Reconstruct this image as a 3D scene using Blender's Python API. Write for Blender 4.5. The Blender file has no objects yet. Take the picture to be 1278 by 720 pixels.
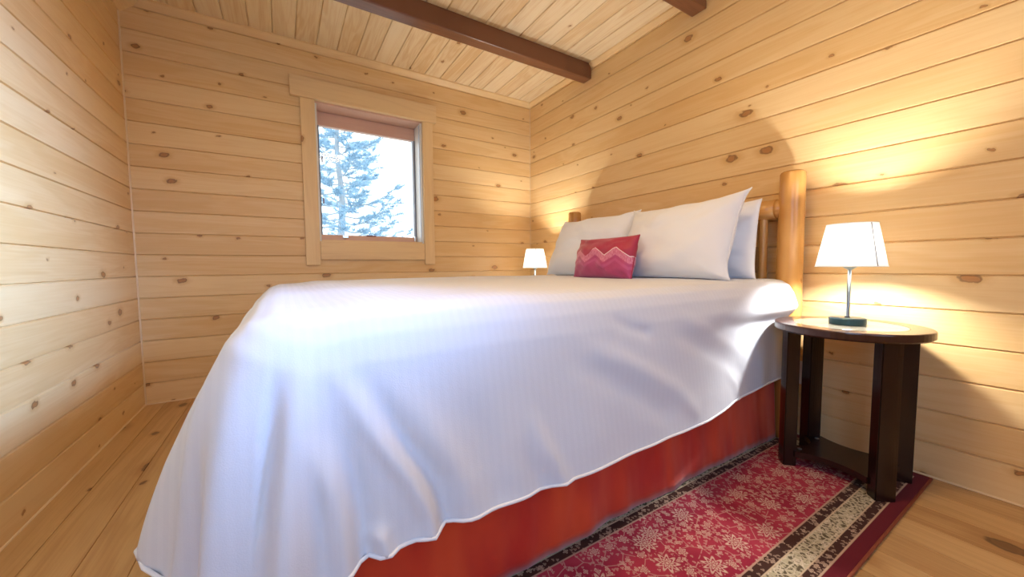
import bpy, bmesh, math, random
from mathutils import Vector, Matrix, noise
C = bpy.context.scene.collection
SC = bpy.context.scene
PI = math.pi
# ------------------------------------------------------------------ room numbers (metres)
XL, XR, YB, YF = -0.765, 2.152, 3.127, -1.60
BW = 0.1333                      # board face width
ZC = 2.447                       # ceiling
CX, CY = 1.025, 1.575            # bed middle

# ------------------------------------------------------------------ materials
class N:
    """tiny node-tree writer"""
    def __init__(s, name):
        s.m = bpy.data.materials.new(name); s.m.use_nodes = True
        s.t = s.m.node_tree; s.t.nodes.clear()
        s.out = s.t.nodes.new('ShaderNodeOutputMaterial')
    def n(s, typ, **kw):
        nd = s.t.nodes.new(typ)
        for k, v in kw.items(): setattr(nd, k, v)
        return nd
    def put(s, sock, v):
        if v is None: return
        if isinstance(v, bpy.types.NodeSocket): s.t.links.new(v, sock)
        else: sock.default_value = v
    def math(s, op, a, b=None, c=None, clamp=False):
        nd = s.n('ShaderNodeMath', operation=op); nd.use_clamp = clamp
        s.put(nd.inputs[0], a); s.put(nd.inputs[1], b); s.put(nd.inputs[2], c)
        return nd.outputs[0]
    def smooth(s, v, lo, hi):
        nd = s.n('ShaderNodeMapRange', interpolation_type='SMOOTHSTEP')
        s.put(nd.inputs[0], v); s.put(nd.inputs[1], lo); s.put(nd.inputs[2], hi)
        return nd.outputs[0]
    def comb(s, x=0., y=0., z=0.):
        nd = s.n('ShaderNodeCombineXYZ')
        s.put(nd.inputs[0], x); s.put(nd.inputs[1], y); s.put(nd.inputs[2], z)
        return nd.outputs[0]
    def xyz(s, v):
        nd = s.n('ShaderNodeSeparateXYZ'); s.put(nd.inputs[0], v); return nd.outputs
    def coord(s, k='Object'): return s.n('ShaderNodeTexCoord').outputs[k]
    def noise(s, v, scale=5., detail=3., rough=.5, dist=0.):
        nd = s.n('ShaderNodeTexNoise'); s.put(nd.inputs['Vector'], v)
        nd.inputs['Scale'].default_value = scale; nd.inputs['Detail'].default_value = detail
        nd.inputs['Roughness'].default_value = rough; nd.inputs['Distortion'].default_value = dist
        return nd.outputs[0]
    def white(s, v):
        nd = s.n('ShaderNodeTexWhiteNoise', noise_dimensions='1D'); s.put(nd.inputs['W'], v); return nd.outputs[0]
    def voro(s, v, scale, feature='F1', rnd=1.):
        nd = s.n('ShaderNodeTexVoronoi', voronoi_dimensions='2D', feature=feature)
        s.put(nd.inputs['Vector'], v); nd.inputs['Scale'].default_value = scale
        nd.inputs['Randomness'].default_value = rnd
        return nd.outputs
    def mix(s, f, a, b, mode='MIX'):
        nd = s.n('ShaderNodeMix', data_type='RGBA', blend_type=mode)
        s.put(nd.inputs[0], f)
        for k, v in ((6, a), (7, b)):
            if isinstance(v, tuple) and len(v) == 3: v = v + (1.,)
            s.put(nd.inputs[k], v)
        return nd.outputs[2]
    def bsdf(s, **kw):
        nd = s.n('ShaderNodeBsdfPrincipled')
        for k, v in kw.items():
            k = k.replace('_', ' ')
            if isinstance(v, tuple) and len(v) == 3: v = v + (1.,)
            s.put(nd.inputs[k], v)
        s.t.links.new(nd.outputs[0], s.out.inputs[0])
        return nd
    def bump(s, h, strength=.2, dist=.01):
        nd = s.n('ShaderNodeBump'); nd.inputs['Strength'].default_value = strength
        nd.inputs['Distance'].default_value = dist; s.put(nd.inputs['Height'], h)
        return nd.outputs[0]

def srgb(r, g, b):
    f = lambda c: ((c/255+.055)/1.055)**2.4 if c > 10 else c/255/12.92
    return (f(r), f(g), f(b), 1.)

def plain(name, col, rough=.5, metal=0., **kw):
    k = N(name); c = k.coord()
    v = k.noise(c, 14., 2.)
    col = tuple(col)[:3] + (1.,)
    base = k.mix(k.math('MULTIPLY', v, .18), col, tuple(x*.72 for x in col[:3]) + (1.,))
    k.bsdf(Base_Color=base, Roughness=rough, Metallic=metal, **kw)
    return k.m

def wood(name, long, across, bw, light, dark, knot=(.15, .055, .016), knots=.72, grain=1., off=0., rough=.42, kscale=5., contrast=1., kr=.016):
    """boarded pine: long = axis index of the grain, across = axis index over the boards"""
    k = N(name); p = k.xyz(k.coord())
    L, A = p[long], p[across]
    idx = k.math('FLOOR', k.math('DIVIDE', k.math('ADD', A, off + 20*bw), bw))
    rn = k.white(idx)
    rn2 = k.white(k.math('ADD', idx, 31.7))
    Ls = k.math('ADD', L, k.math('MULTIPLY', rn, 53.))
    broad = k.noise(k.comb(k.math('MULTIPLY', Ls, .9), k.math('MULTIPLY', A, 9.), rn), 1., 3., .55, .6)
    fine = k.noise(k.comb(k.math('MULTIPLY', Ls, 2.2), k.math('MULTIPLY', A, 150.), rn), 1., 2., .6)
    rings = k.math('SINE', k.math('MULTIPLY', broad, 42.))
    tone = k.math('ADD', k.math('MULTIPLY', broad, .9*contrast), k.math('MULTIPLY', k.math('SUBTRACT', fine, .5), .45*grain))
    tone = k.math('ADD', tone, k.math('MULTIPLY', rings, .09*grain))
    tone = k.math('ADD', tone, k.math('MULTIPLY', k.math('SUBTRACT', rn2, .5), .42*contrast))
    tone = k.smooth(tone, .05, .95)
    col = k.mix(tone, light, dark)
    # knots: one voronoi cell in some carries a knot, longer along the grain
    wob = k.math('MULTIPLY', k.math('SUBTRACT', k.noise(k.comb(Ls, A, 0.), 40., 2.), .5), .02)
    kv = k.comb(k.math('ADD', k.math('MULTIPLY', Ls, .62), wob), k.math('ADD', k.math('ADD', A, wob), k.math('MULTIPLY', rn, 3.1)), 0.)
    v = k.voro(kv, kscale)
    pick = k.xyz(v[1])
    has = k.math('GREATER_THAN', pick[0], 1. - knots)
    d = k.math('DIVIDE', v[0], kscale)
    r = k.math('MULTIPLY_ADD', k.math('MULTIPLY', pick[1], pick[1]), kr, .004)
    core = k.math('MULTIPLY', k.math('SUBTRACT', 1., k.smooth(k.math('DIVIDE', d, r), .4, 1.2)), has)
    ring = k.math('MULTIPLY', k.math('SUBTRACT', 1., k.smooth(k.math('ABSOLUTE', k.math('SUBTRACT', k.math('DIVIDE', d, r), .82)), .05, .3)), has)
    halo = k.math('MULTIPLY', k.math('SUBTRACT', 1., k.smooth(k.math('DIVIDE', d, r), .9, 2.6)), has)
    col = k.mix(k.math('MULTIPLY', halo, .5), col, (dark[0]*.82, dark[1]*.70, dark[2]*.55))
    col = k.mix(k.math('MULTIPLY', core, .85), col, (knot[0]*2.7, knot[1]*2.9, knot[2]*2.6))
    col = k.mix(k.math('MULTIPLY', ring, .62), col, knot)
    k.bsdf(Base_Color=col, Roughness=rough, Normal=k.bump(k.math('ADD', fine, k.math('MULTIPLY', core, -1.)), .06, .004))
    return k.m

PL, PD = (.86, .62, .315, 1), (.75, .47, .19, 1)
M = {}
M['pine_x'] = wood('pine_boards_back', 0, 2, BW, PL, PD, kscale=5.2)
M['pine_y'] = wood('pine_boards_side', 1, 2, BW, PL, PD, kscale=5.2)
M['pine_ceiling'] = wood('pine_ceiling_boards', 1, 0, BW, (.88, .73, .49, 1), (.72, .50, .25, 1), grain=1.5, knots=.2, contrast=.9, rough=.5, off=.0)
M['pine_floor'] = wood('pine_floor_planks', 1, 0, BW, (.62, .395, .17, 1), (.39, .205, .07, 1), knot=(.055, .022, .008), knots=.5, rough=.38, kr=.034, kscale=4.)
M['trim_x'] = wood('pine_trim_x', 0, 2, 3., PL, (.70, .46, .23, 1), knots=.16)
M['trim_z'] = wood('pine_trim_z', 2, 0, 3., PL, (.70, .46, .23, 1), knots=.12)
M['trim_y'] = wood('pine_trim_y', 1, 2, 3., PL, (.70, .46, .23, 1), knots=.1)
M['sash'] = wood('flare_pink_sash', 0, 2, 3., (.72, .46, .35, 1), (.60, .35, .25, 1), knots=.0, rough=.4)  # pink of the window flare put into the wood colour
M['beam'] = wood('stained_beam', 0, 1, 3., (.215, .085, .037, 1), (.11, .04, .017, 1), knots=.0, rough=.33, grain=1.4)
M['log'] = wood('varnished_log', 2, 0, 3., (.62, .315, .09, 1), (.44, .185, .038, 1), knots=.3, rough=.24, kscale=4.)
M['log_rail'] = wood('varnished_log_rail', 1, 2, 3., (.62, .315, .09, 1), (.44, .185, .038, 1), knots=.3, rough=.24, kscale=4.)
M['bead'] = plain('pale_wood_bead', (.80, .60, .36), .4)
M['dark_wood'] = wood('espresso_wood', 2, 0, 3., (.018, .007, .0055, 1), (.009, .004, .0035, 1), knots=.0, rough=.26)
M['dark_top'] = wood('espresso_table_rim', 0, 1, 3., (.060, .024, .015, 1), (.028, .012, .009, 1), knots=.0, rough=.2)
M['lamp_base'] = plain('lamp_base_metal', (.035, .085, .105), .28, .6)
M['steel'] = plain('brushed_steel', (.30, .34, .36), .32, .9)
M['chrome'] = plain('chrome_hardware', (.75, .77, .80), .18, 1.)
M['alu'] = plain('bluish_aluminium', (.62, .70, .80), .35, .3)
M['weather'] = plain('grey_weather_strip', (.17, .20, .27), .6)
M['rust'] = plain('dark_red_hardware', (.20, .05, .04), .5)
M['plastic_sunlit'] = plain('white_plastic_sunlit_jamb', (.8, .8, .78), .35)
M['stitch'] = plain('grey_seam', (.22, .22, .22), .8)
M['ground'] = plain('winter_meadow', (.55, .57, .55), .9)
M['bark'] = plain('pine_bark', (.42, .47, .52), .9)
M['piping'] = plain('white_piping', (.84, .84, .86), .7)
M['mattress'] = plain('white_ticking', (.78, .78, .78), .9)

def cloth(name, col, stripes=None, rough=.8):
    k = N(name); co = k.coord(); p = k.xyz(co)
    wv = k.noise(co, 420., 2.)
    soft = k.noise(co, 9., 3.)
    c = col
    if stripes is not None:                        # satin stripe woven into the cloth
        st = k.smooth(k.math('SINE', k.math('MULTIPLY', p[stripes], 2*PI/.021)), -.35, .35)
        c = k.mix(k.math('MULTIPLY', st, .06), col, tuple(x*.80 for x in col[:3]))
        rg = k.math('MULTIPLY_ADD', st, .22, rough - .22)
    else: rg = rough
    h = k.math('ADD', k.math('MULTIPLY', wv, .12), soft)
    b = k.bsdf(Base_Color=c, Roughness=rg, Normal=k.bump(h, .22, .012))
    b.inputs['Sheen Weight'].default_value = .12
    return k.m
M['duvet'] = cloth('white_striped_sateen', (.69, .715, .785, 1), 0)
M['pillow'] = cloth('white_cotton', (.83, .85, .91, 1))

def satin():
    k = N('red_satin'); co = k.coord(); p = k.xyz(co)
    v = k.noise(k.comb(k.math('MULTIPLY', p[0], 5.), k.math('MULTIPLY', p[1], 5.), k.math('MULTIPLY', p[2], 2.)), 1., 3.)
    c = k.mix(k.smooth(v, .3, .7), (.52, .018, .012, 1), (.72, .075, .018, 1))
    b = k.bsdf(Base_Color=c, Roughness=.36, Normal=k.bump(v, .3, .01))
    b.inputs['Sheen Weight'].default_value = .3
    return k.m
M['satin'] = satin()

def chevron():
    """raspberry cushion cover with a pale zigzag band; object x runs -.21...21, z 0...26"""
    k = N('raspberry_chevron_cover'); co = k.coord(); p = k.xyz(co)
    x = k.math('ADD', p[0], .215)
    tri = k.math('PINGPONG', k.math('ADD', x, -.008), .068)              # 0...068
    zz = k.math('SUBTRACT', p[2], k.math('MULTIPLY', tri, .62))
    soft = k.noise(co, 16., 3.)
    thread = k.noise(k.comb(k.math('MULTIPLY', p[0], 300.), k.math('MULTIPLY', p[2], 60.), 0.), 1., 2.)
    top = k.mix(soft, (.44, .022, .07, 1), (.36, .015, .05, 1))
    low = k.mix(soft, (.50, .065, .20, 1), (.38, .03, .12, 1))
    c = k.mix(k.smooth(zz, .085, .092), low, top)
    band = k.math('MULTIPLY', k.smooth(zz, .068, .074), k.math('SUBTRACT', 1., k.smooth(zz, .104, .108)))
    pale = k.mix(k.smooth(thread, .35, .65), (.74, .27, .38, 1), (.58, .12, .22, 1))
    c = k.mix(k.math('MULTIPLY', band, .9), c, pale)
    b2 = k.math('MULTIPLY', k.smooth(zz, .036, .042), k.math('SUBTRACT', 1., k.smooth(zz, .052, .058)))
    c = k.mix(k.math('MULTIPLY', b2, .35), c, (.60, .13, .30, 1))
    ln = k.math('SUBTRACT', 1., k.smooth(k.math('ABSOLUTE', k.math('SUBTRACT', zz, .1085)), .0012, .003))
    ln = k.math('MULTIPLY', ln, k.math('GREATER_THAN', p[0], -.02))
    c = k.mix(ln, c, (.92, .72, .74, 1))
    b = k.bsdf(Base_Color=c, Roughness=.55, Normal=k.bump(thread, .15, .003))
    b.inputs['Sheen Weight'].default_value = .3
    return k.m
M['chevron'] = chevron()
M['raspberry'] = plain('raspberry_side', (.34, .012, .045), .55)

RX0, RX1, RY0, RY1 = -1.05, 2.115, .336, .936     # the runner rug
def persian():
    k = N('persian_rug_pile'); co = k.coord(); p = k.xyz(co)
    # distance in from the nearest edge
    d = k.math('MINIMUM', k.math('MINIMUM', k.math('SUBTRACT', p[1], RY0), k.math('SUBTRACT', RY1, p[1])),
               k.math('MINIMUM', k.math('SUBTRACT', p[0], RX0), k.math('SUBTRACT', RX1, p[0])))
    q = k.n('ShaderNodeVectorMath', operation='ADD'); 
    wob = k.n('ShaderNodeTexNoise'); k.put(wob.inputs['Vector'], co); wob.inputs['Scale'].default_value = 38.
    sc = k.n('ShaderNodeVectorMath', operation='SCALE'); k.put(sc.inputs[0], wob.outputs[1]); sc.inputs[3].default_value = .005
    k.put(q.inputs[0], co); k.put(q.inputs[1], sc.outputs[0]); w = q.outputs[0]
    cream, red, deep, dk = (.66, .50, .38, 1), (.27, .012, .035, 1), (.12, .006, .013, 1), (.05, .017, .010, 1)
    def flowers(scale, r, keep, petals, vec=w, rnd=.75):
        """0..1 mask of rosettes: a centre, a ring and a wreath of petals"""
        nd = k.n('ShaderNodeTexVoronoi', voronoi_dimensions='2D'); k.put(nd.inputs['Vector'], vec)
        nd.inputs['Scale'].default_value = scale; nd.inputs['Randomness'].default_value = rnd
        df = k.n('ShaderNodeVectorMath', operation='SUBTRACT')
        sv = k.n('ShaderNodeVectorMath', operation='SCALE'); k.put(sv.inputs[0], vec); sv.inputs[3].default_value = 1.
        k.put(df.inputs[0], sv.outputs[0]); k.put(df.inputs[1], nd.outputs['Position'])
        e = k.xyz(df.outputs[0]); ang = k.math('ARCTAN2', e[1], e[0])
        dist = k.math('DIVIDE', nd.outputs['Distance'], scale)
        col = k.xyz(nd.outputs['Color'])
        lob = k.math('MULTIPLY_ADD', k.math('COSINE', k.math('MULTIPLY', ang, petals)), .22, .8)
        rr = k.math('DIVIDE', dist, k.math('MULTIPLY', lob, r))
        body = k.math('SUBTRACT', 1., k.smooth(rr, .85, 1.05))
        ringd = k.math('SUBTRACT', 1., k.smooth(k.math('ABSOLUTE', k.math('SUBTRACT', rr, .58)), .05, .15))
        cen = k.math('SUBTRACT', 1., k.smooth(k.math('ABSOLUTE', k.math('SUBTRACT', rr, .22)), .04, .12))
        m = k.math('MULTIPLY', body, k.math('SUBTRACT', 1., k.math('MAXIMUM', ringd, k.math('MULTIPLY', cen, .8))))
        kp = k.math('GREATER_THAN', col[0], 1. - keep)
        return k.math('MULTIPLY', m, kp), k.math('MULTIPLY', k.math('SUBTRACT', 1., k.smooth(rr, 1.2, 1.4)), kp)
    big, zone = flowers(7.5, .036, .9, 9.)
    mid, zone2 = flowers(18., .0165, .62, 6.)
    small, _ = flowers(38., .0095, .55, 4., rnd=1.)
    tiny, _ = flowers(75., .0055, .4, 3., rnd=1.)
    vv = k.voro(w, 17., 'DISTANCE_TO_EDGE', 1.)[0]
    vine = k.math('MULTIPLY', k.math('SUBTRACT', 1., k.smooth(vv, .010, .035)), .5)
    fill = k.math('MAXIMUM', k.math('MAXIMUM', small, vine), k.math('MULTIPLY', tiny, .8))
    fill = k.math('MULTIPLY', fill, k.math('SUBTRACT', 1., zone2))
    orn = k.math('MULTIPLY', k.math('MAXIMUM', mid, fill), k.math('SUBTRACT', 1., zone))
    orn = k.math('MAXIMUM', big, orn)
    patch = k.noise(co, 7., 2.)
    field = k.mix(k.smooth(patch, .35, .65), red, (.36, .03, .055, 1))
    tone = k.mix(k.noise(co, 60., 2.), cream, (.50, .30, .24, 1))
    field = k.mix(k.math('MULTIPLY', orn, .92), field, tone)
    # guard stripes: dark with small cream flowers
    guard = k.mix(k.math('MAXIMUM', small, k.math('MULTIPLY', tiny, .8)), dk, (.52, .37, .26, 1))
    # main border: greenish cream ground with dark scrolls
    mv = k.voro(w, 46., 'DISTANCE_TO_EDGE', 1.)[0]
    scroll = k.math('SUBTRACT', 1., k.smooth(mv, .03, .12))
    main = k.mix(k.smooth(k.noise(w, 95., 2.), .45, .58), (.44, .38, .25, 1), (.10, .075, .04, 1))
    main = k.mix(k.math('MULTIPLY', scroll, .8), main, (.58, .50, .36, 1))
    main = k.mix(k.math('MULTIPLY', mid, .85), main, (.66, .56, .42, 1))
    def ge(x): return k.smooth(d, x - .0012, x + .0012)
    c = k.mix(ge(.036), deep, (.50, .35, .24, 1))
    c = k.mix(ge(.041), c, guard)
    c = k.mix(ge(.066), c, (.55, .42, .28, 1))
    c = k.mix(ge(.070), c, main)
    c = k.mix(ge(.118), c, (.55, .42, .28, 1))
    c = k.mix(ge(.122), c, guard)
    c = k.mix(ge(.150), c, (.45, .28, .20, 1))
    c = k.mix(ge(.155), c, field)
    pile = k.noise(co, 900., 2.)
    b = k.bsdf(Base_Color=c, Roughness=.9, Normal=k.bump(pile, .35, .003))
    b.inputs['Sheen Weight'].default_value = .05; b.inputs['Specular IOR Level'].default_value = .15
    return k.m
M['rug'] = persian()
M['rug_edge'] = plain('orange_red_overlock', (.30, .07, .03), .85)

def glass_pane():
    k = N('window_glass'); co = k.coord()
    a = k.n('ShaderNodeBsdfTransparent'); g = k.n('ShaderNodeBsdfGlossy'); g.inputs['Roughness'].default_value = .02
    fr = k.n('ShaderNodeFresnel'); fr.inputs[0].default_value = 1.45
    mx = k.n('ShaderNodeMixShader'); k.put(mx.inputs[0], k.math('MULTIPLY', fr.outputs[0], .35))
    k.t.links.new(a.outputs[0], mx.inputs[1]); k.t.links.new(g.outputs[0], mx.inputs[2]); k.t.links.new(mx.outputs[0], k.out.inputs[0])
    return k.m
M['glass'] = glass_pane()
k = N('table_glass'); k.bsdf(Base_Color=k.mix(k.noise(k.coord(), 5.), (.30, .27, .20, 1), (.26, .24, .19, 1)), Roughness=.04, IOR=1.9); M['table_glass'] = k.m

def shade_mat():
    k = N('white_lamp_shade'); co = k.coord()
    v = k.noise(co, 260., 2.)
    d = k.n('ShaderNodeBsdfDiffuse'); t = k.n('ShaderNodeBsdfTranslucent')
    c = k.mix(v, (.93, .92, .90, 1), (.87, .86, .84, 1))
    k.put(d.inputs[0], c); k.put(t.inputs[0], c)
    mx = k.n('ShaderNodeMixShader'); mx.inputs[0].default_value = .68
    k.t.links.new(d.outputs[0], mx.inputs[1]); k.t.links.new(t.outputs[0], mx.inputs[2]); k.t.links.new(mx.outputs[0], k.out.inputs[0])
    return k.m
M['shade'] = shade_mat()
k = N('lit_bulb'); e = k.n('ShaderNodeEmission'); e.inputs[0].default_value = (1, .99, .95, 1); e.inputs[1].default_value = 1100.
k.t.links.new(e.outputs[0], k.out.inputs[0]); M['bulb'] = k.m

def needle_mat():
    k = N('hazed_pine_needles'); co = k.coord()
    c = k.mix(k.noise(co, 2.5, 2.), (.46, .64, .76, 1), (.32, .50, .65, 1))  # overexposed haze put into the needle colour as pale blue
    d = k.n('ShaderNodeBsdfDiffuse'); t = k.n('ShaderNodeBsdfTranslucent'); k.put(d.inputs[0], c); k.put(t.inputs[0], c)
    mx = k.n('ShaderNodeMixShader'); mx.inputs[0].default_value = .4
    k.t.links.new(d.outputs[0], mx.inputs[1]); k.t.links.new(t.outputs[0], mx.inputs[2]); k.t.links.new(mx.outputs[0], k.out.inputs[0])
    return k.m
M['needles'] = needle_mat()

# ------------------------------------------------------------------ mesh helpers
def obj(name, bm, mat, parent=None, smooth=False, loc=None):
    me = bpy.data.meshes.new(name); bmesh.ops.recalc_face_normals(bm, faces=bm.faces)
    bm.to_mesh(me); bm.free()
    o = bpy.data.objects.new(name, me); C.objects.link(o)
    for m in (mat if isinstance(mat, (list, tuple)) else [mat]): me.materials.append(m)
    if smooth: me.polygons.foreach_set('use_smooth', [True]*len(me.polygons))
    if parent is not None: o.parent = parent
    if loc is not None: o.location = loc
    return o
def tag(o, label, cat, group=None):
    o['label'] = label; o['category'] = cat
    if group: o['group'] = group
    return o
def thing(name, label, cat, loc=(0, 0, 0), rz=0., group=None):
    o = bpy.data.objects.new(name, None); o.empty_display_size = .1; C.objects.link(o)
    o.location = loc; o.rotation_euler = (0, 0, rz)
    return tag(o, label, cat, group)
def struct(name, bm, mat, parent=None, **kw):
    o = obj(name, bm, mat, parent, **kw)
    if parent is None: o['kind'] = 'structure'
    return o
def add_box(bm, x0, x1, y0, y1, z0, z1, bev=0., seg=2):
    r = bmesh.ops.create_cube(bm, size=1.)
    vs = r['verts']
    for v in vs:
        v.co = Vector(((x0+x1)/2 + v.co.x*(x1-x0), (y0+y1)/2 + v.co.y*(y1-y0), (z0+z1)/2 + v.co.z*(z1-z0)))
    if bev:
        es = list({e for v in vs for e in v.link_edges})
        bmesh.ops.bevel(bm, geom=es, offset=bev, segments=seg, affect='EDGES', profile=.5)
    return bm
def box(*a, **k): return add_box(bmesh.new(), *a, **k)
def add_lathe(bm, prof, n=40, c=(0, 0), cap=True):
    rings = []
    for r, z in prof:
        rings.append([bm.verts.new((c[0]+r*math.cos(2*PI*i/n), c[1]+r*math.sin(2*PI*i/n), z)) for i in range(n)])
    for a, b in zip(rings, rings[1:]):
        for i in range(n): bm.faces.new((a[i], a[(i+1) % n], b[(i+1) % n], b[i]))
    if cap:
        bm.faces.new(rings[0][::-1]); bm.faces.new(rings[-1])
    return bm
def lathe(*a, **k): return add_lathe(bmesh.new(), *a, **k)
def add_tube(bm, pts, rad, n=10, cap=True):
    pts = [Vector(p) for p in pts]
    if not isinstance(rad, (list, tuple)): rad = [rad]*len(pts)
    rings = []; ref = None
    for i, p in enumerate(pts):
        t = (pts[min(i+1, len(pts)-1)] - pts[max(i-1, 0)]).normalized()
        if ref is None: ref = t.orthogonal().normalized()
        ref = (ref - t*ref.dot(t)).normalized(); b = t.cross(ref)
        rings.append([bm.verts.new(p + (ref*math.cos(2*PI*j/n) + b*math.sin(2*PI*j/n))*rad[i]) for j in range(n)])
    for a, c in zip(rings, rings[1:]):
        for j in range(n): bm.faces.new((a[j], a[(j+1) % n], c[(j+1) % n], c[j]))
    if cap: bm.faces.new(rings[0][::-1]); bm.faces.new(rings[-1])
    return bm
def tube(*a, **k): return add_tube(bmesh.new(), *a, **k)
def add_prism(bm, poly, f):
    """extrude a 2-D polygon; f(u, v, t) with t in 0, 1 gives the point"""
    a = [bm.verts.new(f(u, v, 0)) for u, v in poly]; b = [bm.verts.new(f(u, v, 1)) for u, v in poly]
    n = len(poly)
    for i in range(n): bm.faces.new((a[i], a[(i+1) % n], b[(i+1) % n], b[i]))
    bm.faces.new(a[::-1]); bm.faces.new(b)
    return bm

def lerp_tab(tab, x):
    if x <= tab[0][0]: return tab[0][1]
    for (x0, y0), (x1, y1) in zip(tab, tab[1:]):
        if x <= x1: return y0 + (y1-y0)*(x-x0)/(x1-x0)
    return tab[-1][1]
def sstep(a, b, x):
    t = min(1., max(0., (x-a)/(b-a))); return t*t*(3-2*t)

# ------------------------------------------------------------------ setting
G, GD = .0045, .008            # groove half width and depth
def board_profile(lo, hi, step, thick=.06, phase=0.):
    """(across, depth) outline of a V-jointed boarding between lo and hi; depth 0 = room face, positive = into the wall"""
    pts = [(lo, 0.)]
    kk = math.ceil((lo - phase)/step - 1e-6)
    while phase + kk*step < hi - 1e-6:
        c = phase + kk*step
        if c > lo + G + 1e-4 and c < hi - G - 1e-4:
            pts += [(c-G, 0.), (c-.0008, GD), (c+.0008, GD), (c+G, 0.)]
        kk += 1
    pts += [(hi, 0.), (hi, thick), (lo, thick)]
    return pts
WX0, WX1, WZ0, WZ1 = .240, 1.041, 1.043, 2.068     # window opening in the window wall
bm = bmesh.new()
for (x0, x1, z0, z1) in ((XL, WX0, 0, ZC), (WX1, XR, 0, ZC), (WX0, WX1, 0, WZ0), (WX0, WX1, WZ1, ZC)):
    add_prism(bm, board_profile(z0, z1, BW, .20), lambda u, v, t, x0=x0, x1=x1: (x0 + (x1-x0)*t, YB + v, u))
struct('wall_back', bm, M['pine_x'])
bm = bmesh.new(); add_prism(bm, board_profile(0, ZC, BW), lambda u, v, t: (XL - v, YF + (YB + .2 - YF)*t, u)); struct('wall_left', bm, M['pine_y'])
bm = bmesh.new(); add_prism(bm, board_profile(0, ZC, BW), lambda u, v, t: (XR + v, YF + (YB + .2 - YF)*t, u)); struct('wall_right', bm, M['pine_y'])
bm = bmesh.new(); add_prism(bm, board_profile(0, ZC, BW), lambda u, v, t: (XL + (XR-XL)*t, YF - v, u)); struct('wall_front', bm, M['pine_x'])
bm = bmesh.new(); add_prism(bm, board_profile(XL - .06, XR + .06, BW, .05, phase=0.), lambda u, v, t: (u, YF - .06 + (YB + .26 - YF)*t, ZC + v)); struct('ceiling', bm, M['pine_ceiling'])
G, GD = .0018, .003
bm = bmesh.new(); add_prism(bm, board_profile(XL - .06, XR + .06, BW, .05, phase=.0), lambda u, v, t: (u, YF - .06 + (YB + .26 - YF)*t, -v)); struct('floor', bm, M['pine_floor'])

# crown trim: back, right (small) and left (wide slope); corner beads; floor beads
def crown(name, pts, f, mat): struct(name, add_prism(bmesh.new(), pts, f), mat)
crown('trim_1', [(0, ZC), (0, ZC-.040), (.006, ZC-.042), (.036, ZC-.010), (.036, ZC)], lambda u, v, t: (XL + .03 + (XR-XL-.03)*t, YB - u, v), M['trim_x'])
crown('trim_2', [(0, ZC), (0, ZC-.036), (.006, ZC-.038), (.030, ZC-.010), (.030, ZC)], lambda u, v, t: (XR - u, YF + (YB-YF)*t, v), M['trim_y'])
crown('trim_3', [(0, ZC), (0, ZC-.090), (.008, ZC-.092), (.108, ZC-.012), (.108, ZC)], lambda u, v, t: (XL + u, YF + (YB-YF)*t, v), M['trim_y'])
bead = [(0, 0), (.007, 0), (.006, .0035), (.0035, .006), (0, .007)]
crown('trim_4', bead, lambda u, v, t: (XL + u, YB - v, t*(ZC - .06)), M['bead'])
crown('trim_5', [(a*.6, b*.6) for a, b in bead], lambda u, v, t: (XR - u, YB - v, t*(ZC - .03)), M['bead'])
crown('baseboard_left', [(a*.8, b*.8) for a, b in bead], lambda u, v, t: (XL + u, YF + (YB-YF)*t, v), M['bead'])
crown('baseboard_back', [(a*.8, b*.8) for a, b in bead], lambda u, v, t: (XL + (XR-XL)*t, YB - u, v), M['bead'])
crown('baseboard_right', [(a*.8, b*.8) for a, b in bead], lambda u, v, t: (XR - u, YF + (YB-YF)*t, v), M['bead'])

# ceiling beams
for i, (y0, y1, zb, lb) in enumerate(((2.258, 2.350, 2.327, 'dark stained ceiling beam nearest the window wall'),
                                      (1.312, 1.404, 2.327, 'dark stained ceiling beam end above the headboard wall, cut by the photo edge'))):
    b = obj('ceiling_beam', box(XL + .002, XR - .002, y0, y1, zb, ZC - .0005, bev=.006), M['beam'])
    tag(b, lb, 'beam', 'dark beams across the ceiling')

# ------------------------------------------------------------------ window
win = bpy.data.objects.new('window_1', None); C.objects.link(win); win.location = (.64, YB, 1.05); win['kind'] = 'structure'
def wpart(name, bm, mat, **kw):
    o = obj(name, bm, mat, win, **kw); o.matrix_parent_inverse = Matrix.Translation(-win.location); return o
wpart('header_casing', box(.086, 1.158, YB-.040, YB-.0005, 2.063, 2.205, bev=.004), M['trim_x'])
wpart('side_casing', box(.146, .240, YB-.026, YB-.0005, .865, 2.062, bev=.003), M['trim_z'])
wpart('side_casing', box(1.041, 1.128, YB-.026, YB-.0005, .865, 2.062, bev=.003), M['trim_z'])
wpart('apron', box(.2415, 1.0395, YB-.022, YB-.0005, .905, 1.043, bev=.003), M['trim_x'])
YS = 3.285                                          # room face of the sash
wpart('head_jamb', box(WX0+.001, WX1-.001, YB-.0, YS+.07, WZ1-.016, WZ1-.001, bev=.001), M['sash'])
wpart('side_jamb', box(WX0+.0005, WX0+.014, YB, YS+.07, WZ0+.001, WZ1-.017, bev=.001), M['plastic_sunlit'])  # sunlight on both side jambs put in as a white colour
wpart('side_jamb', box(WX1-.014, WX1-.0005, YB, YS+.07, WZ0+.001, WZ1-.017, bev=.001), M['plastic_sunlit'])
wpart('stool', box(WX0+.015, WX1-.015, YB+.001, YS+.07, WZ0+.001, WZ0+.012, bev=.001), M['trim_x'])
GX0, GX1, GZ0, GZ1 = .276, 1.004, 1.106, 1.948
sx0, sx1, sz0, sz1 = WX0+.0145, WX1-.0145, WZ0+.0125, WZ1-.0175
wpart('top_rail', box(sx0, sx1, YS, YS+.045, GZ1, sz1, bev=.003), M['sash'])
wpart('bottom_rail', box(sx0, sx1, YS, YS+.045, sz0, GZ0, bev=.003), M['sash'])
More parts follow.
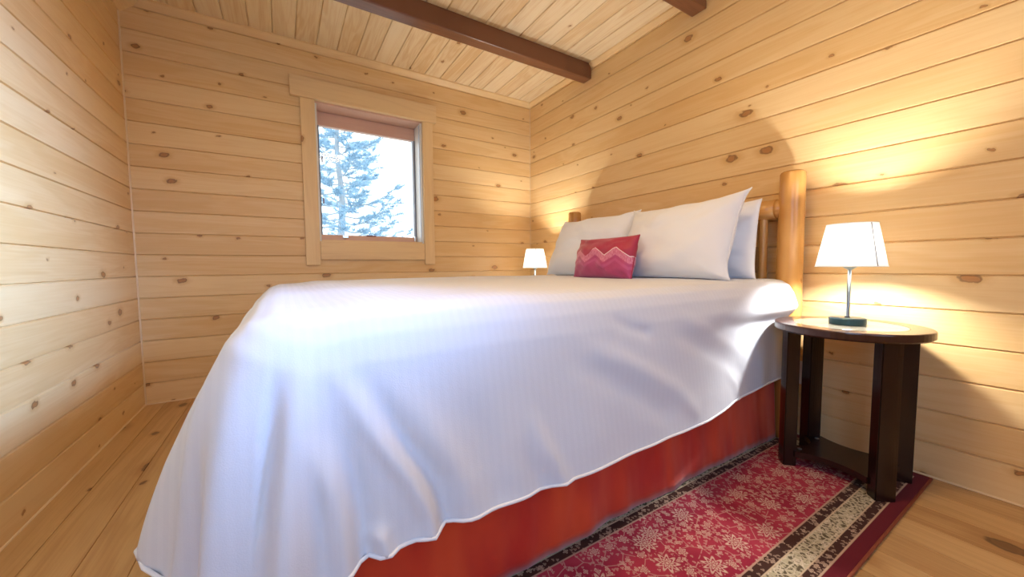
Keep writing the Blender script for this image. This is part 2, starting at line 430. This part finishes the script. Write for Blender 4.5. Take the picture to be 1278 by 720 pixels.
wpart('stile', box(sx0, GX0, YS, YS+.045, GZ0, GZ1, bev=.002), M['weather'])
st = wpart('stile', box(GX1, sx1-.008, YS, YS+.045, GZ0, GZ1, bev=.002), M['alu'])
wpart('weather_strip', box(sx1-.008, sx1, YS-.004, YS+.03, GZ0, GZ1, bev=.002), M['weather'])
wpart('jamb_liner', box(WX1-.020, WX1-.0145, YB+.02, YB+.03, WZ0+.02, WZ1-.03, bev=.001), M['alu'])
wpart('glass_pane', box(GX0-.006, GX1+.006, YS+.020, YS+.026, GZ0-.006, GZ1+.006), M['glass'])
bm = bmesh.new()
add_box(bm, .415, .462, YS-.024, YS-.001, 1.080, 1.104, bev=.005)
crank = wpart('crank_base', bm, M['chrome'], smooth=False)
bm = bmesh.new(); add_tube(bm, [(.438, YS-.028, 1.086), (.47, YS-.034, 1.084), (.53, YS-.030, 1.078), (.55, YS-.024, 1.078)], [.007, .006, .005, .006], 10)
o = obj('crank_handle', bm, M['chrome'], crank, smooth=True); o.matrix_parent_inverse = Matrix.Translation(-win.location)
bm = bmesh.new(); add_box(bm, .60, .68, YS-.006, YS, 1.100, 1.110, bev=.003)
wpart('keeper_plate', bm, M['rust'])
bm = bmesh.new(); add_box(bm, 1.000, 1.018, YS-.014, YS-.001, 1.072, 1.118, bev=.004); add_tube(bm, [(1.009, YS-.014, 1.10), (1.009, YS-.024, 1.085), (1.006, YS-.028, 1.06)], .004, 8)
wpart('sash_lock', bm, M['chrome'])
for z in (1.372, 1.690): wpart('keeper', box(GX0+.012, GX0+.020, YS+.004, YS+.0199, z-.022, z+.022, bev=.002), M['rust'])

# ------------------------------------------------------------------ outside: ground and a pine
struct('ground', box(-14, 20, YB+.45, 40, -1.0, -.8), M['ground'])
rnd = random.Random(7)
TX, TY, TZ0, TZ1 = 1.28, 10.2, -.8, 5.7
tree = thing('pine_tree', 'airy pine tree outside the window, haze painted in pale blue', 'tree', (TX, TY, TZ0))
bm = bmesh.new()
tp = [(0.05*math.sin(i*1.3), .04*math.cos(i), i*(TZ1-TZ0)/12) for i in range(13)]
add_tube(bm, tp, [.12*(1-i/13) + .012 for i in range(13)], 10)
obj('trunk', bm, M['bark'], tree, smooth=True)
bl = bmesh.new(); nl = bmesh.new()
def tuft(p, d, ln, n):
    d = d.normalized()
    for _ in range(n):
        q = p + d*rnd.uniform(-.10, .10)
        a = (d*rnd.uniform(.25, 1.) + Vector((rnd.gauss(0, .6), rnd.gauss(0, .6), rnd.gauss(.18, .5)))).normalized()
        sd = a.cross(Vector((rnd.gauss(0, 1), rnd.gauss(0, 1), rnd.gauss(0, 1)))).normalized()*.008
        e = q + a*ln*rnd.uniform(.6, 1.1)
        nl.faces.new([nl.verts.new(q - sd), nl.verts.new(q + sd), nl.verts.new(e)])
H = TZ1 - TZ0
for i in range(74):
    z = 1.55 + (H - 1.75)*(i + rnd.random())/74
    f = (H - z)/H
    R = (.25 + 2.15*f**.75)*rnd.uniform(.62, 1.08)
    a = i*2.399 + rnd.uniform(-.35, .35)
    p0 = Vector((0, 0, z)); dirh = Vector((math.cos(a), math.sin(a), 0))
    pts = [p0 + dirh*R*t + Vector((0, 0, R*(.10*t + .22*t*t - .12*math.sin(PI*t)))) for t in (0, .25, .5, .75, 1.)]
    add_tube(bl, pts, [.022*f + .010, .018*f + .008, .013*f + .006, .008, .004], 5)
    nt = int(4 + R*7)
    for j in range(nt):
        t = .22 + .78*(j + rnd.random())/nt
        s = min(3, int(t*4)); u = t*4 - s
        b = pts[s].lerp(pts[s+1], u)
        side = dirh.cross(Vector((0, 0, 1)))*rnd.choice((-1, 1))
        dd = (dirh*.8 + side*rnd.uniform(.2, 1.1) + Vector((0, 0, rnd.uniform(-.1, .5)))).normalized()
        ln = rnd.uniform(.12, .34)*(1.15 - .5*t)
        e = b + dd*ln
        add_tube(bl, [b, b.lerp(e, .5) + Vector((0, 0, .01)), e], [.006, .005, .003], 4)
        for q in (.45, .75, 1.): tuft(b.lerp(e, q), dd, .16, 17)
obj('branches', bl, M['bark'], tree)
obj('needles', nl, M['needles'], tree)

# ------------------------------------------------------------------ bed
bed = thing('bed', 'log bed with varnished post headboard and red skirt under white duvet', 'bed', (0, 0, 0))
def log(r0, r1, z0, z1, seed, n=28, m=22, round_top=.012):
    """a peeled log standing upright: slightly wavy, rounded ends"""
    bm = bmesh.new(); rings = []
    for i in range(m+1):
        t = i/m; z = z0 + (z1-z0)*t
        r = r0 + (r1-r0)*t
        ring = []
        for j in range(n):
            a = 2*PI*j/n
            w = 1 + .045*noise.noise(Vector((math.cos(a)*1.1 + seed, math.sin(a)*1.1, z*2.4))) + .02*noise.noise(Vector((math.cos(a)*3 + seed, math.sin(a)*3, z*7)))
            ring.append((r*w*math.cos(a), r*w*math.sin(a), z))
        rings.append(ring)
    for zz, k in ((z1 + round_top*.6, .93), (z1 + round_top, .78)):
        rings.append([(x*k, y*k, zz) for x, y, z in rings[m]])
    vr = [[bm.verts.new(p) for p in r] for r in rings]
    for a, b in zip(vr, vr[1:]):
        for j in range(n): bm.faces.new((a[j], a[(j+1) % n], b[(j+1) % n], b[j]))
    bm.faces.new(vr[0][::-1]); bm.faces.new(vr[-1])
    return bm
PX, PY0, PY1 = 2.055, .812, 2.345
for i, y in enumerate((PY0, PY1)):
    o = obj('post', log(.054, .050, .001, 1.268, 3.1 + 5*i), M['log'], bed, smooth=True, loc=(PX, y, 0))
def rail(z, r, seed):
    bm = log(r, r*1.03, .06, PY1 - PY0 - .06, seed, round_top=0.)
    # shouldered tenons that narrow into the posts
    for s, (y, e) in enumerate(((.06, .02), (PY1 - PY0 - .06, PY1 - PY0 - .02))):
        add_lathe(bm, [(r*.97, y), (r*.90, y + (e-y)*.4), (r*.6, y + (e-y)*.8), (r*.55, e)], 28)
    bmesh.ops.rotate(bm, verts=bm.verts, cent=(0, 0, 0), matrix=Matrix.Rotation(-PI/2, 3, 'X'))
    return obj('rail', bm, M['log_rail'], bed, smooth=True, loc=(PX, PY0, z))
rail(1.112, .048, 1.7); rail(.56, .046, 9.2)
for i in range(8):
    y = .930 + i*(2.227 - .930)/7
    obj('spindle', log(.021, .019, .590, 1.080, 20 + i, 14, 12), M['log'], bed, smooth=True, loc=(PX, y, 0))
obj('box_spring', box(.085, 1.985, .875, 2.275, .16, .42, bev=.02), M['mattress'], bed)
obj('mattress', box(.085, 1.985, .880, 2.270, .421, .735, bev=.06, seg=4), M['mattress'], bed, smooth=True)
for x in (.12, 1.94):
    for y in (.92, 2.23): obj('leg', lathe([(.03, .001), (.032, .05), (.03, .159)], 16, (x, y)), M['dark_wood'], bed)
# bed skirt: three gathered panels of red satin
def skirt():
    bm = bmesh.new()
    path = []
    def seg(a, b, n):
        for i in range(n): t = i/n; path.append((Vector(a).lerp(Vector(b), t), (Vector(b)-Vector(a)).normalized()))
    seg((1.985, .838), (.055, .838), 420); seg((.055, .838), (.055, 2.312), 260); seg((.055, 2.312), (1.985, 2.312), 160)
    path.append((Vector((1.985, 2.312)), Vector((1, 0))))
    rows = 14; cols = []
    for i, (p, t) in enumerate(path):
        nrm = Vector((t.y, -t.x))
        if nrm.dot(p - Vector((CX, CY))) < 0: nrm = -nrm
        col = []
        for j in range(rows+1):
            u = j/rows; z = .0165 + .40*u
            s = i*.0046
            w = .016*noise.noise(Vector((s*4.5, u*.6, 3.3))) + .006*noise.noise(Vector((s*12, u*1.1, 8.1))) + .0015*noise.noise(Vector((s*26, u*2.2, 1.)))
            q = p + nrm*(w*(1.25 - .7*u) + .022*(1-u)**1.5)
            col.append(bm.verts.new((q.x, q.y, z)))
        cols.append(col)
    for a, b in zip(cols, cols[1:]):
        for j in range(rows): bm.faces.new((a[j], b[j], b[j+1], a[j+1]))
    o = obj('bed_skirt', bm, M['satin'], bed, smooth=True)
    md = o.modifiers.new('thickness', 'SOLIDIFY'); md.thickness = .003; md.offset = -1
skirt()

# ------------------------------------------------------------------ duvet
FOOT = [(0, 0), (.07, .003), (.110, .018), (.144, .050), (.180, .124), (.201, .173), (.215, .213), (.244, .313), (.270, .423), (.293, .52), (.318, .60), (.33, .75)]
SIDE = [(0, 0), (.040, .006), (.072, .026), (.092, .060), (.108, .110), (.124, .200), (.140, .300), (.156, .400), (.168, .500), (.18, .62), (.185, .75)]
def arc_table(tab):
    out = [(0., 0., 0.)]; L = 0.
    for (o0, d0), (o1, d1) in zip(tab, tab[1:]):
        for q in range(1, 9):
            t = q/8; o = o0 + (o1-o0)*t; d = d0 + (d1-d0)*t
            L += math.hypot(o1-o0, d1-d0)/8; out.append((L, o, d))
    return [(l, o) for l, o, d in out], [(l, d) for l, o, d in out]
FO, FD = arc_table(FOOT); SO, SD = arc_table(SIDE)
X_TOP, Y_N, Y_F, X_H = .048, .862, 2.288, 2.005
D_FOOT, D_SIDE = .615, .535
# soft folds on the near side: polyline in (x, z) on the hanging face, amplitude, width
FOLDS = [
    ([(.06, .68), (.128, .542), (.196, .428), (.231, .343), (.237, .25)], .020, .020),
    ([(.115, .66), (.190, .50), (.255, .400), (.280, .26)], -.022, .022),
    ([(.19, .62), (.25, .5), (.315, .38), (.34, .26)], .010, .03),
    ([(.030, .56), (.049, .482), (.066, .398), (.076, .26)], .018, .020),
    ([(.075, .56), (.10, .45), (.108, .36), (.112, .24)], -.020, .017),
    ([(.115, .36), (.135, .335), (.152, .27)], .018, .016),
    ([(-.01, .70), (-.03, .60), (-.045, .52), (-.07, .43), (-.12, .36)], -.014, .026),
    ([(.02, .70), (.01, .58), (-.005, .45), (-.02, .30)], .012, .028),
    ([(-.06, .66), (-.088, .60), (-.12, .52), (-.15, .40)], .010, .024),
    ([(1.094, .690), (1.398, .560), (1.60, .470), (1.70, .400)], .014, .026),
    ([(1.05, .640), (1.33, .520), (1.56, .410)], -.013, .028),
    ([(1.30, .66), (1.55, .585), (1.74, .50)], -.008, .025),
    ([(.80, .690), (.87, .665), (.95, .640)], -.008, .020),
    ([(.48, .52), (.53, .40), (.575, .31), (.59, .24)], .014, .022),
    ([(.45, .44), (.50, .34), (.52, .25)], -.008, .022),
    ([(.613, .665), (.839, .565), (1.059, .445), (1.15, .36)], .009, .032),
    ([(.60, .615), (.84, .490), (1.0, .38)], -.008, .034),
    ([(1.40, .45), (1.50, .37), (1.55, .27)], .011, .02),
    ([(1.50, .46), (1.60, .38), (1.66, .28)], -.010, .02),
    ([(.30, .62), (.36, .48), (.40, .34)], -.006, .035),
]
def seg_dist(px, pz, pl):
    best = 9.; tt = 0.; n = len(pl) - 1
    for i in range(n):
        ax, az = pl[i]; bx, bz = pl[i+1]
        dx, dz = bx-ax, bz-az
        t = max(0., min(1., ((px-ax)*dx + (pz-az)*dz)/(dx*dx + dz*dz)))
        d = math.hypot(px-ax-t*dx, pz-az-t*dz)
        if d < best: best = d; tt = (i+t)/n
    return best, tt
def duvet_point(a, b):
    """cloth coordinates -> world. a < 0 hangs over the foot, b < 0 over the near side, b > BT over the far side"""
    BT = Y_F - Y_N
    da = max(0., -a); db = max(0., -b) if b < 0 else max(0., b - BT)
    sgn = -1 if b < 0 else 1
    x0 = X_TOP + max(0., a); y0 = Y_N + min(max(b, 0.), BT)
    u = min(1., max(0., (y0 - Y_N)/BT)); v = min(1., (x0 - X_TOP)/.35)
    crown_ = .004*math.sin(PI*u)**.8*sstep(0, 1, .35 + .65*v)
    z0 = .766 + crown_ + .010*sstep(.0, .30, v)
    z0 += .006*noise.noise(Vector((x0*2.3, y0*4.1, .3))) + .003*noise.noise(Vector((x0*5., y0*9., 5.3)))
    if da == 0 and db == 0: return Vector((x0, y0, z0))
    d = math.hypot(da, db); th = math.atan2(db, da)            # 0 = foot, pi/2 = side
    d *= 1 - (1 - math.cos(min(th, .6)))*(1 - sstep(.45, .95, th))
    w = sstep(0., 1., th/(PI/2))
    off = lerp_tab(FO, d)*(1-w) + lerp_tab(SO, d)*w
    drop = lerp_tab(FD, d)*(1-w) + lerp_tab(SD, d)*w
    gf = sstep(.2, .6, d)
    if da > 0 and db > 0: off *= 1 - gf*(.13 + .10*math.exp(-((th-.35)/.2)**2))*(1 - sstep(.5, .95, th))
    elif da > 0:
        ye = min(abs(y0 - Y_N), abs(Y_F - y0))
        off += gf*(.023*math.exp(-((ye-.135)/.075)**2)*sstep(0, .06, ye) - off*.13*math.exp(-(ye/.05)**2))
    nx, ny = -math.cos(th), sgn*math.sin(th)
    x = x0 + nx*off; y = y0 + ny*off; z = z0 - drop
    corner = math.sin(2*th) if da > 0 and db > 0 else 0.
    g = sstep(.12, .6, d)
    wob = 0.
    if corner > 0:                                              # spare cloth at the corner falls in pleats
        wob += corner*g*.022*math.cos(9.*th + .9)
    if db == 0:                                                 # foot end
        wob += g*.016*math.sin((y0 - Y_N)*11. + .6)*sstep(0, .2, y0-Y_N+.02)
    if da == 0 or th > .9:
        wob += g*(.010*noise.noise(Vector((x*3.1, d*1.1, 4.4 + sgn))) + .006*noise.noise(Vector((x*8., d*2., 9.))))
        if sgn < 0:
            for pl, am, wd in FOLDS:
                dd, t = seg_dist(x, z, pl)
                if dd < wd*3: wob += am*math.exp(-(dd/wd)**2)*(.85 if am < 0 else 1.)*sstep(-.05, .45, t)
    x += nx*wob; y += ny*wob
    if sgn < 0 and db > 0:                                     # pushed in by the side table below its rim
        kk = sstep(1.05, 1.80, x)*(1 - sstep(.59, .66, z))
        y = y + kk*max(0., .792 - y)
    z -= .016*noise.noise(Vector((x*3.3, y*3.3, 7.7)))*g
    return Vector((x, y, z))
def frange(a, b, n): return [a + (b-a)*i/n for i in range(n+1)]
def build_duvet():
    BT = Y_F - Y_N; LT = X_H - X_TOP
    As = frange(-D_FOOT, 0, 64)[:-1] + frange(0, LT, 230)
    Bs = frange(-D_SIDE, 0, 72)[:-1] + frange(0, BT, 44)[:-1] + frange(BT, BT + D_SIDE, 30)
    bm = bmesh.new(); g = []
    for a in As:
        g.append([bm.verts.new(duvet_point(a, b)) for b in Bs])
    for i in range(len(As)-1):
        for j in range(len(Bs)-1): bm.faces.new((g[i][j], g[i][j+1], g[i+1][j+1], g[i+1][j]))
    hem = [g[i][0].co.copy() for i in range(len(As)-1, -1, -1)] + [g[0][j].co.copy() for j in range(1, len(Bs))] + [g[i][-1].co.copy() for i in range(1, len(As))]
    o = obj('duvet', bm, M['duvet'], smooth=True)
    tag(o, 'white striped duvet draped over the bed, its hem above the red skirt', 'duvet')
    md = o.modifiers.new('thickness', 'SOLIDIFY'); md.thickness = .016; md.offset = -1
    hem = hem[::2]
    obj('piping', tube(hem, .0042, 8), M['piping'], o, smooth=True)
    return o
duvet = build_duvet()

# ------------------------------------------------------------------ pillows
def cushion(name, w, h, t, mat, seed, ear=.03, flange=0., n=36, sag=0., parent=None):
    """a stuffed pillow standing on its long side: x = width, y = thickness, z = height from 0"""
    bm = bmesh.new(); sides = []
    for s in (1, -1):
        grid = []
        for i in range(n+1):
            row = []
            for j in range(n+1):
                u = -1 + 2*i/n; v = -1 + 2*j/n
                uu = math.sin(u*PI/2); vv = math.sin(v*PI/2)
                f = max(0., (1-abs(uu)**2.8))**.5*max(0., (1-abs(vv)**2.8))**.5
                px = uu*w/2*(1 - ear*1.2*(1-abs(vv)**4))
                pz = vv*h/2*(1 - ear*(2.2 if vv > 0 else .35)*(1-abs(uu)**4))
                y = s*t/2*f
                wr = noise.noise(Vector((uu*2.1 + seed, vv*2.1, s*3.)))*.018 + noise.noise(Vector((uu*5. + seed, vv*5., s*7.)))*.009
                y += s*wr*f**.5
                # puckers that run in from the corners
                cr = abs(uu*vv)
                y += s*.006*cr*math.sin(12*(abs(uu)-abs(vv)) + seed)*(1-max(abs(uu), abs(vv))**8)
                pz += sag*uu*(.5 + .5*vv)
                row.append((px, y, pz + h/2))
            grid.append(row)
        sides.append(grid)
    V = {}
    def vert(s, i, j):
        edge = i in (0, n) or j in (0, n)
        key = (0 if edge else s, i, j)
        if key not in V: V[key] = bm.verts.new(sides[s][i][j])
        return V[key]
    for s in (0, 1):
        for i in range(n):
            for j in range(n):
                q = [vert(s, i, j), vert(s, i+1, j), vert(s, i+1, j+1), vert(s, i, j+1)]
                bm.faces.new(q if s == 0 else q[::-1])
    per = [(i, 0) for i in range(n)] + [(n, j) for j in range(n)] + [(i, n) for i in range(n, 0, -1)] + [(0, j) for j in range(n, 0, -1)]
    rim = [V[(0, i, j)].co.copy() for i, j in per]
    o = obj(name, bm, mat, parent, smooth=True)
    return o, rim
def place(o, base, lean, yaw=0., roll=0.):
    """local -y looks towards the foot of the bed (-x); lean tips the top back to the headboard"""
    m = Matrix.Translation(base) @ Matrix.Rotation(-PI/2 + yaw, 4, 'Z') @ Matrix.Rotation(-lean, 4, 'X') @ Matrix.Rotation(roll, 4, 'Y')
    o.matrix_world = m
R_ = math.radians
def white_pillow(w, h, t, seed, base, lean, yaw, roll, label, **kw):
    o, rim = cushion('pillow', w, h, t, M['pillow'], seed, **kw)
    obj('edge_seam', tube(rim + rim[:1], .0028, 6), M['piping'], o, smooth=True)
    tag(o, label, 'pillow', 'white pillows against the headboard'); place(o, base, lean, yaw, roll)
white_pillow(.64, .375, .12, 1.3, (1.890, 1.205, .780), R_(6), 0., R_(0), 'white pillow upright behind the front pillow beside the tall log post', ear=.03)
white_pillow(.66, .395, .12, 5.9, (1.890, 1.875, .780), R_(6), 0., R_(0), 'white pillow upright against headboard behind the far front pillow', ear=.03)
white_pillow(.70, .43, .215, 9.4, (1.655, 1.845, .782), R_(24), R_(0), R_(0), 'white front pillow behind the raspberry cushion, towards the window wall', ear=.055)
white_pillow(.65, .43, .215, 3.7, (1.640, 1.195, .781), R_(22), R_(0), R_(0), 'white front pillow with pointed upper corner, nearest the log post and lit lamp', ear=.085, sag=.012)
o, rim = cushion('cushion', .43, .228, .14, M['chevron'], 12.2, ear=.025, n=30)
obj('edge_seam', tube(rim + rim[:1], .003, 6), M['raspberry'], o, smooth=True)
tag(o, 'small raspberry cushion with pale zigzag band, propped on the white pillows', 'cushion'); place(o, (1.475, 1.475, .778), R_(15), R_(0))

# ------------------------------------------------------------------ rug
bm = box(RX0, RX1, RY0, RY1, .001, .010, bev=.002)
rug = obj('rug', bm, M['rug']); tag(rug, 'crimson runner rug with cream floral pattern on the floor beside the bed', 'rug')
e = .003
obj('bound_edge', tube([(RX0, RY0-e, .006), (RX1+e, RY0-e, .006), (RX1+e, RY1+e, .006), (RX0, RY1+e, .006)], .0045, 8), M['rug_edge'], rug, smooth=True)

# ------------------------------------------------------------------ side tables
def arc_leg(a, r0, r1, half, z0, z1):
    """a leg cut from a broad ring: curved outer and inner faces, centred on angle a"""
    poly = []
    n = 6
    for i in range(n+1): t = a - half/r1 + 2*half/r1*i/n; poly.append((r1*math.cos(t), r1*math.sin(t)))
    for i in range(n+1): t = a + half/r1 - 2*half/r1*i/n; poly.append((r0*math.cos(t), r0*math.sin(t)))
    bm = add_prism(bmesh.new(), poly, lambda u, v, t: (u, v, z0 + (z1-z0)*t))
    return bm
def side_table(loc, label):
    t = thing('side_table', label, 'side table', loc, 0., 'round dark side tables')
    R, TH, ZT = .236, .034, .597
    rim = [(.170, ZT-.004), (.170, ZT-.002), (.172, ZT), (R-.004, ZT), (R-.001, ZT-.002), (R, ZT-.006), (R, ZT-TH+.008), (R-.006, ZT-TH+.002), (R-.014, ZT-TH), (.150, ZT-TH), (.150, ZT-.006)]
    bm = bmesh.new(); add_lathe(bm, rim + rim[:1], 72, cap=False); bmesh.ops.remove_doubles(bm, verts=bm.verts, dist=1e-5)
    top = obj('table_top', bm, M['dark_top'], t)
    obj('glass_inset', lathe([(.1495, ZT-.0055), (.1695, ZT-.0035), (.1695, ZT-.0012), (.168, ZT-.0004)], 64), M['table_glass'], t)
    LEGS = [R_(v) for v in (52, 128, 232, 308)]
    for a in LEGS:
        bm = arc_leg(a, .160, .208, .034, .0005, ZT-TH+.0003)
        bmesh.ops.bevel(bm, geom=[e for e in bm.edges if abs(e.verts[0].co.z - e.verts[1].co.z) > .1], offset=.003, segments=2, affect='EDGES')
        leg = obj('leg', bm, M['dark_wood'], t)
    # cross stretcher: a flat plate with four hollowed sides
    poly = []
    for q in range(4):
        a = LEGS[q]; b = LEGS[(q+1) % 4] + (2*PI if q == 3 else 0)
        w = .034
        pa = (.166*math.cos(a) - w*math.sin(a)*1, .166*math.sin(a) + w*math.cos(a))
        pb = (.166*math.cos(b) + w*math.sin(b), .166*math.sin(b) - w*math.cos(b))
        m = (a+b)/2; pm = (.062*math.cos(m), .062*math.sin(m))
        for i in range(15):
            s = i/14
            poly.append(((1-s)**2*pa[0] + 2*s*(1-s)*pm[0] + s*s*pb[0], (1-s)**2*pa[1] + 2*s*(1-s)*pm[1] + s*s*pb[1]))
    bm = add_prism(bmesh.new(), poly, lambda u, v, s: (u, v, .040 + .024*s))
    st = obj('stretcher', bm, M['dark_wood'], t)
    for q in range(4):
        a = LEGS[q]
        obj('bolt_cap', lathe([(.008, .0640), (.008, .0655), (.006, .0665)], 14, (.140*math.cos(a), .140*math.sin(a))), M['steel'], st)
    return t
T1, T2 = (1.895, .543, .0105), (1.885, 2.672, .0005)
side_table(T1, 'round espresso wood side table with glass inset, on the rug end')
side_table(T2, 'round dark side table beyond the bed, below the far lamp')

# ------------------------------------------------------------------ table lamps
def table_lamp(loc, label):
    t = thing('table_lamp', label, 'lamp', loc, 0., 'lit bedside lamps')
    obj('base', lathe([(.0555, 0), (.057, .003), (.057, .023), (.055, .0265), (.050, .028), (.010, .0285)], 48), M['lamp_base'], t)
    bm = bmesh.new(); add_lathe(bm, [(.010, .0285), (.0065, .033), (.0058, .040), (.0058, .222)], 20)
    obj('stem', bm, M['steel'], t, smooth=True)
    bm = bmesh.new(); add_lathe(bm, [(.006, .214), (.020, .224), (.022, .230), (.017, .236), (.015, .262), (.012, .266)], 24)
    so = obj('socket', bm, M['steel'], t, smooth=True)
    obj('bulb', lathe([(.010, .266), (.013, .275), (.021, .295), (.024, .310), (.020, .327), (.010, .335), (.002, .337)], 20), M['bulb'], so, smooth=True)
    H0, H1, r0, r1 = .228, .392, .1070, .0760
    prof = [(r0, H0), (r1, H1), (r1-.0022, H1), (r0-.0022, H0)]
    bm = bmesh.new(); add_lathe(bm, prof + prof[:1], 64, cap=False); bmesh.ops.remove_doubles(bm, verts=bm.verts, dist=1e-6)
    sh = obj('lamp_shade', bm, M['shade'], t)
    for p in sh.data.polygons: p.use_smooth = abs(p.normal.z) < .7
    for rr, zz in ((r0, H0), (r1, H1)):
        obj('trim_ring', tube([(rr*math.cos(2*PI*i/48), rr*math.sin(2*PI*i/48), zz) for i in range(49)], .0016, 6), M['shade'], sh, smooth=True)
    a = R_(-120)
    obj('shade_seam', tube([((r0+.0006)*math.cos(a), (r0+.0006)*math.sin(a), H0+.002), ((r1+.0006)*math.cos(a), (r1+.0006)*math.sin(a), H1-.002)], .0016, 6), M['stitch'], sh)
    bm = bmesh.new()
    for q in range(3):
        aa = q*2*PI/3
        add_tube(bm, [(.016*math.cos(aa), .016*math.sin(aa), .250), (.100*math.cos(aa), .100*math.sin(aa), .240)], .0012, 5)
    obj('shade_carrier', bm, M['steel'], sh)
    return t
table_lamp((T1[0]-.005, T1[1], T1[2]+.5970), 'lit table lamp on the round table beside the log post, its whole stem in view')
table_lamp((T2[0], T2[1], T2[2]+.600), 'lit table lamp at the far side of the bed, peeking out behind the pillows')

# wall outlet between the bed and the side table
tag(obj('wall_outlet', box(XR-.008, XR-.0005, .755, .825, .255, .370, bev=.003), M['plastic_sunlit']), 'white wall outlet on the headboard wall, between the side table legs', 'outlet')

# ------------------------------------------------------------------ light
W = bpy.data.worlds.new('daylight'); SC.world = W; W.use_nodes = True
nt = W.node_tree; nt.nodes.clear()
bg = nt.nodes.new('ShaderNodeBackground'); wo = nt.nodes.new('ShaderNodeOutputWorld')
bg.inputs[0].default_value = (.86, .95, 1., 1); bg.inputs[1].default_value = 2.2
nt.links.new(bg.outputs[0], wo.inputs[0])
def area(name, loc, target, sx, sy, power, col, spread=180):
    L = bpy.data.lights.new(name, 'AREA'); L.shape = 'RECTANGLE'; L.size = sx; L.size_y = sy; L.energy = power; L.color = col; L.spread = R_(spread)
    o = bpy.data.objects.new(name, L); C.objects.link(o); o.location = loc
    o.rotation_euler = (Vector(target) - Vector(loc)).to_track_quat('-Z', 'Y').to_euler()
    return o
area('front_cool_fill', (.60, YF+.05, 1.45), (.3, 1.2, .4), 1.3, 1.2, 14., (.36, .62, 1.), 130)  # added cool fill at the front wall, no window built there
area('left_cool_fill', (XL+.05, -.45, 1.30), (.75, .95, .45), .9, 1.0, 13., (.36, .62, 1.), 150)  # unseen cool fill added for the duvet foot and near side
area('side_cool_beam', (XR-.05, -.75, 2.05), (XL, 1.72, 1.00), .8, .5, 26., (.27, .50, 1.), 31)  # narrow cool beam added to tint the left wall, no window modelled
area('ceiling_warm_fill', (.55, .75, ZC-.06), (.55, .75, 0), .4, .4, 15., (1., .64, .24))  # added warm ambient fill under the ceiling, no fixture modelled

# ------------------------------------------------------------------ camera
cam = bpy.data.cameras.new('camera'); co = bpy.data.objects.new('camera', cam); C.objects.link(co)
cam.sensor_fit = 'HORIZONTAL'; cam.sensor_width = 36.; cam.lens = 462.336/1278*36.
cam.clip_start = .01; cam.clip_end = 200
yaw, pit, rol = -.551884, -.0620796, -.0082739
f = Vector((-math.sin(yaw)*math.cos(pit), math.cos(yaw)*math.cos(pit), math.sin(pit)))
rt = Vector((math.cos(yaw), math.sin(yaw), 0)); up = rt.cross(f)
r2 = rt*math.cos(rol) + up*math.sin(rol); u2 = -rt*math.sin(rol) + up*math.cos(rol)
mw = Matrix((r2, u2, -f)).transposed().to_4x4(); mw.translation = Vector((0, 0, .8499))
co.matrix_world = mw
cam.shift_x = 0.; SC.camera = co
SC.view_settings.view_transform = 'Standard'; SC.view_settings.look = 'None'
SC.view_settings.exposure = .30; SC.view_settings.gamma = 1.; SC.view_settings.use_curve_mapping = False
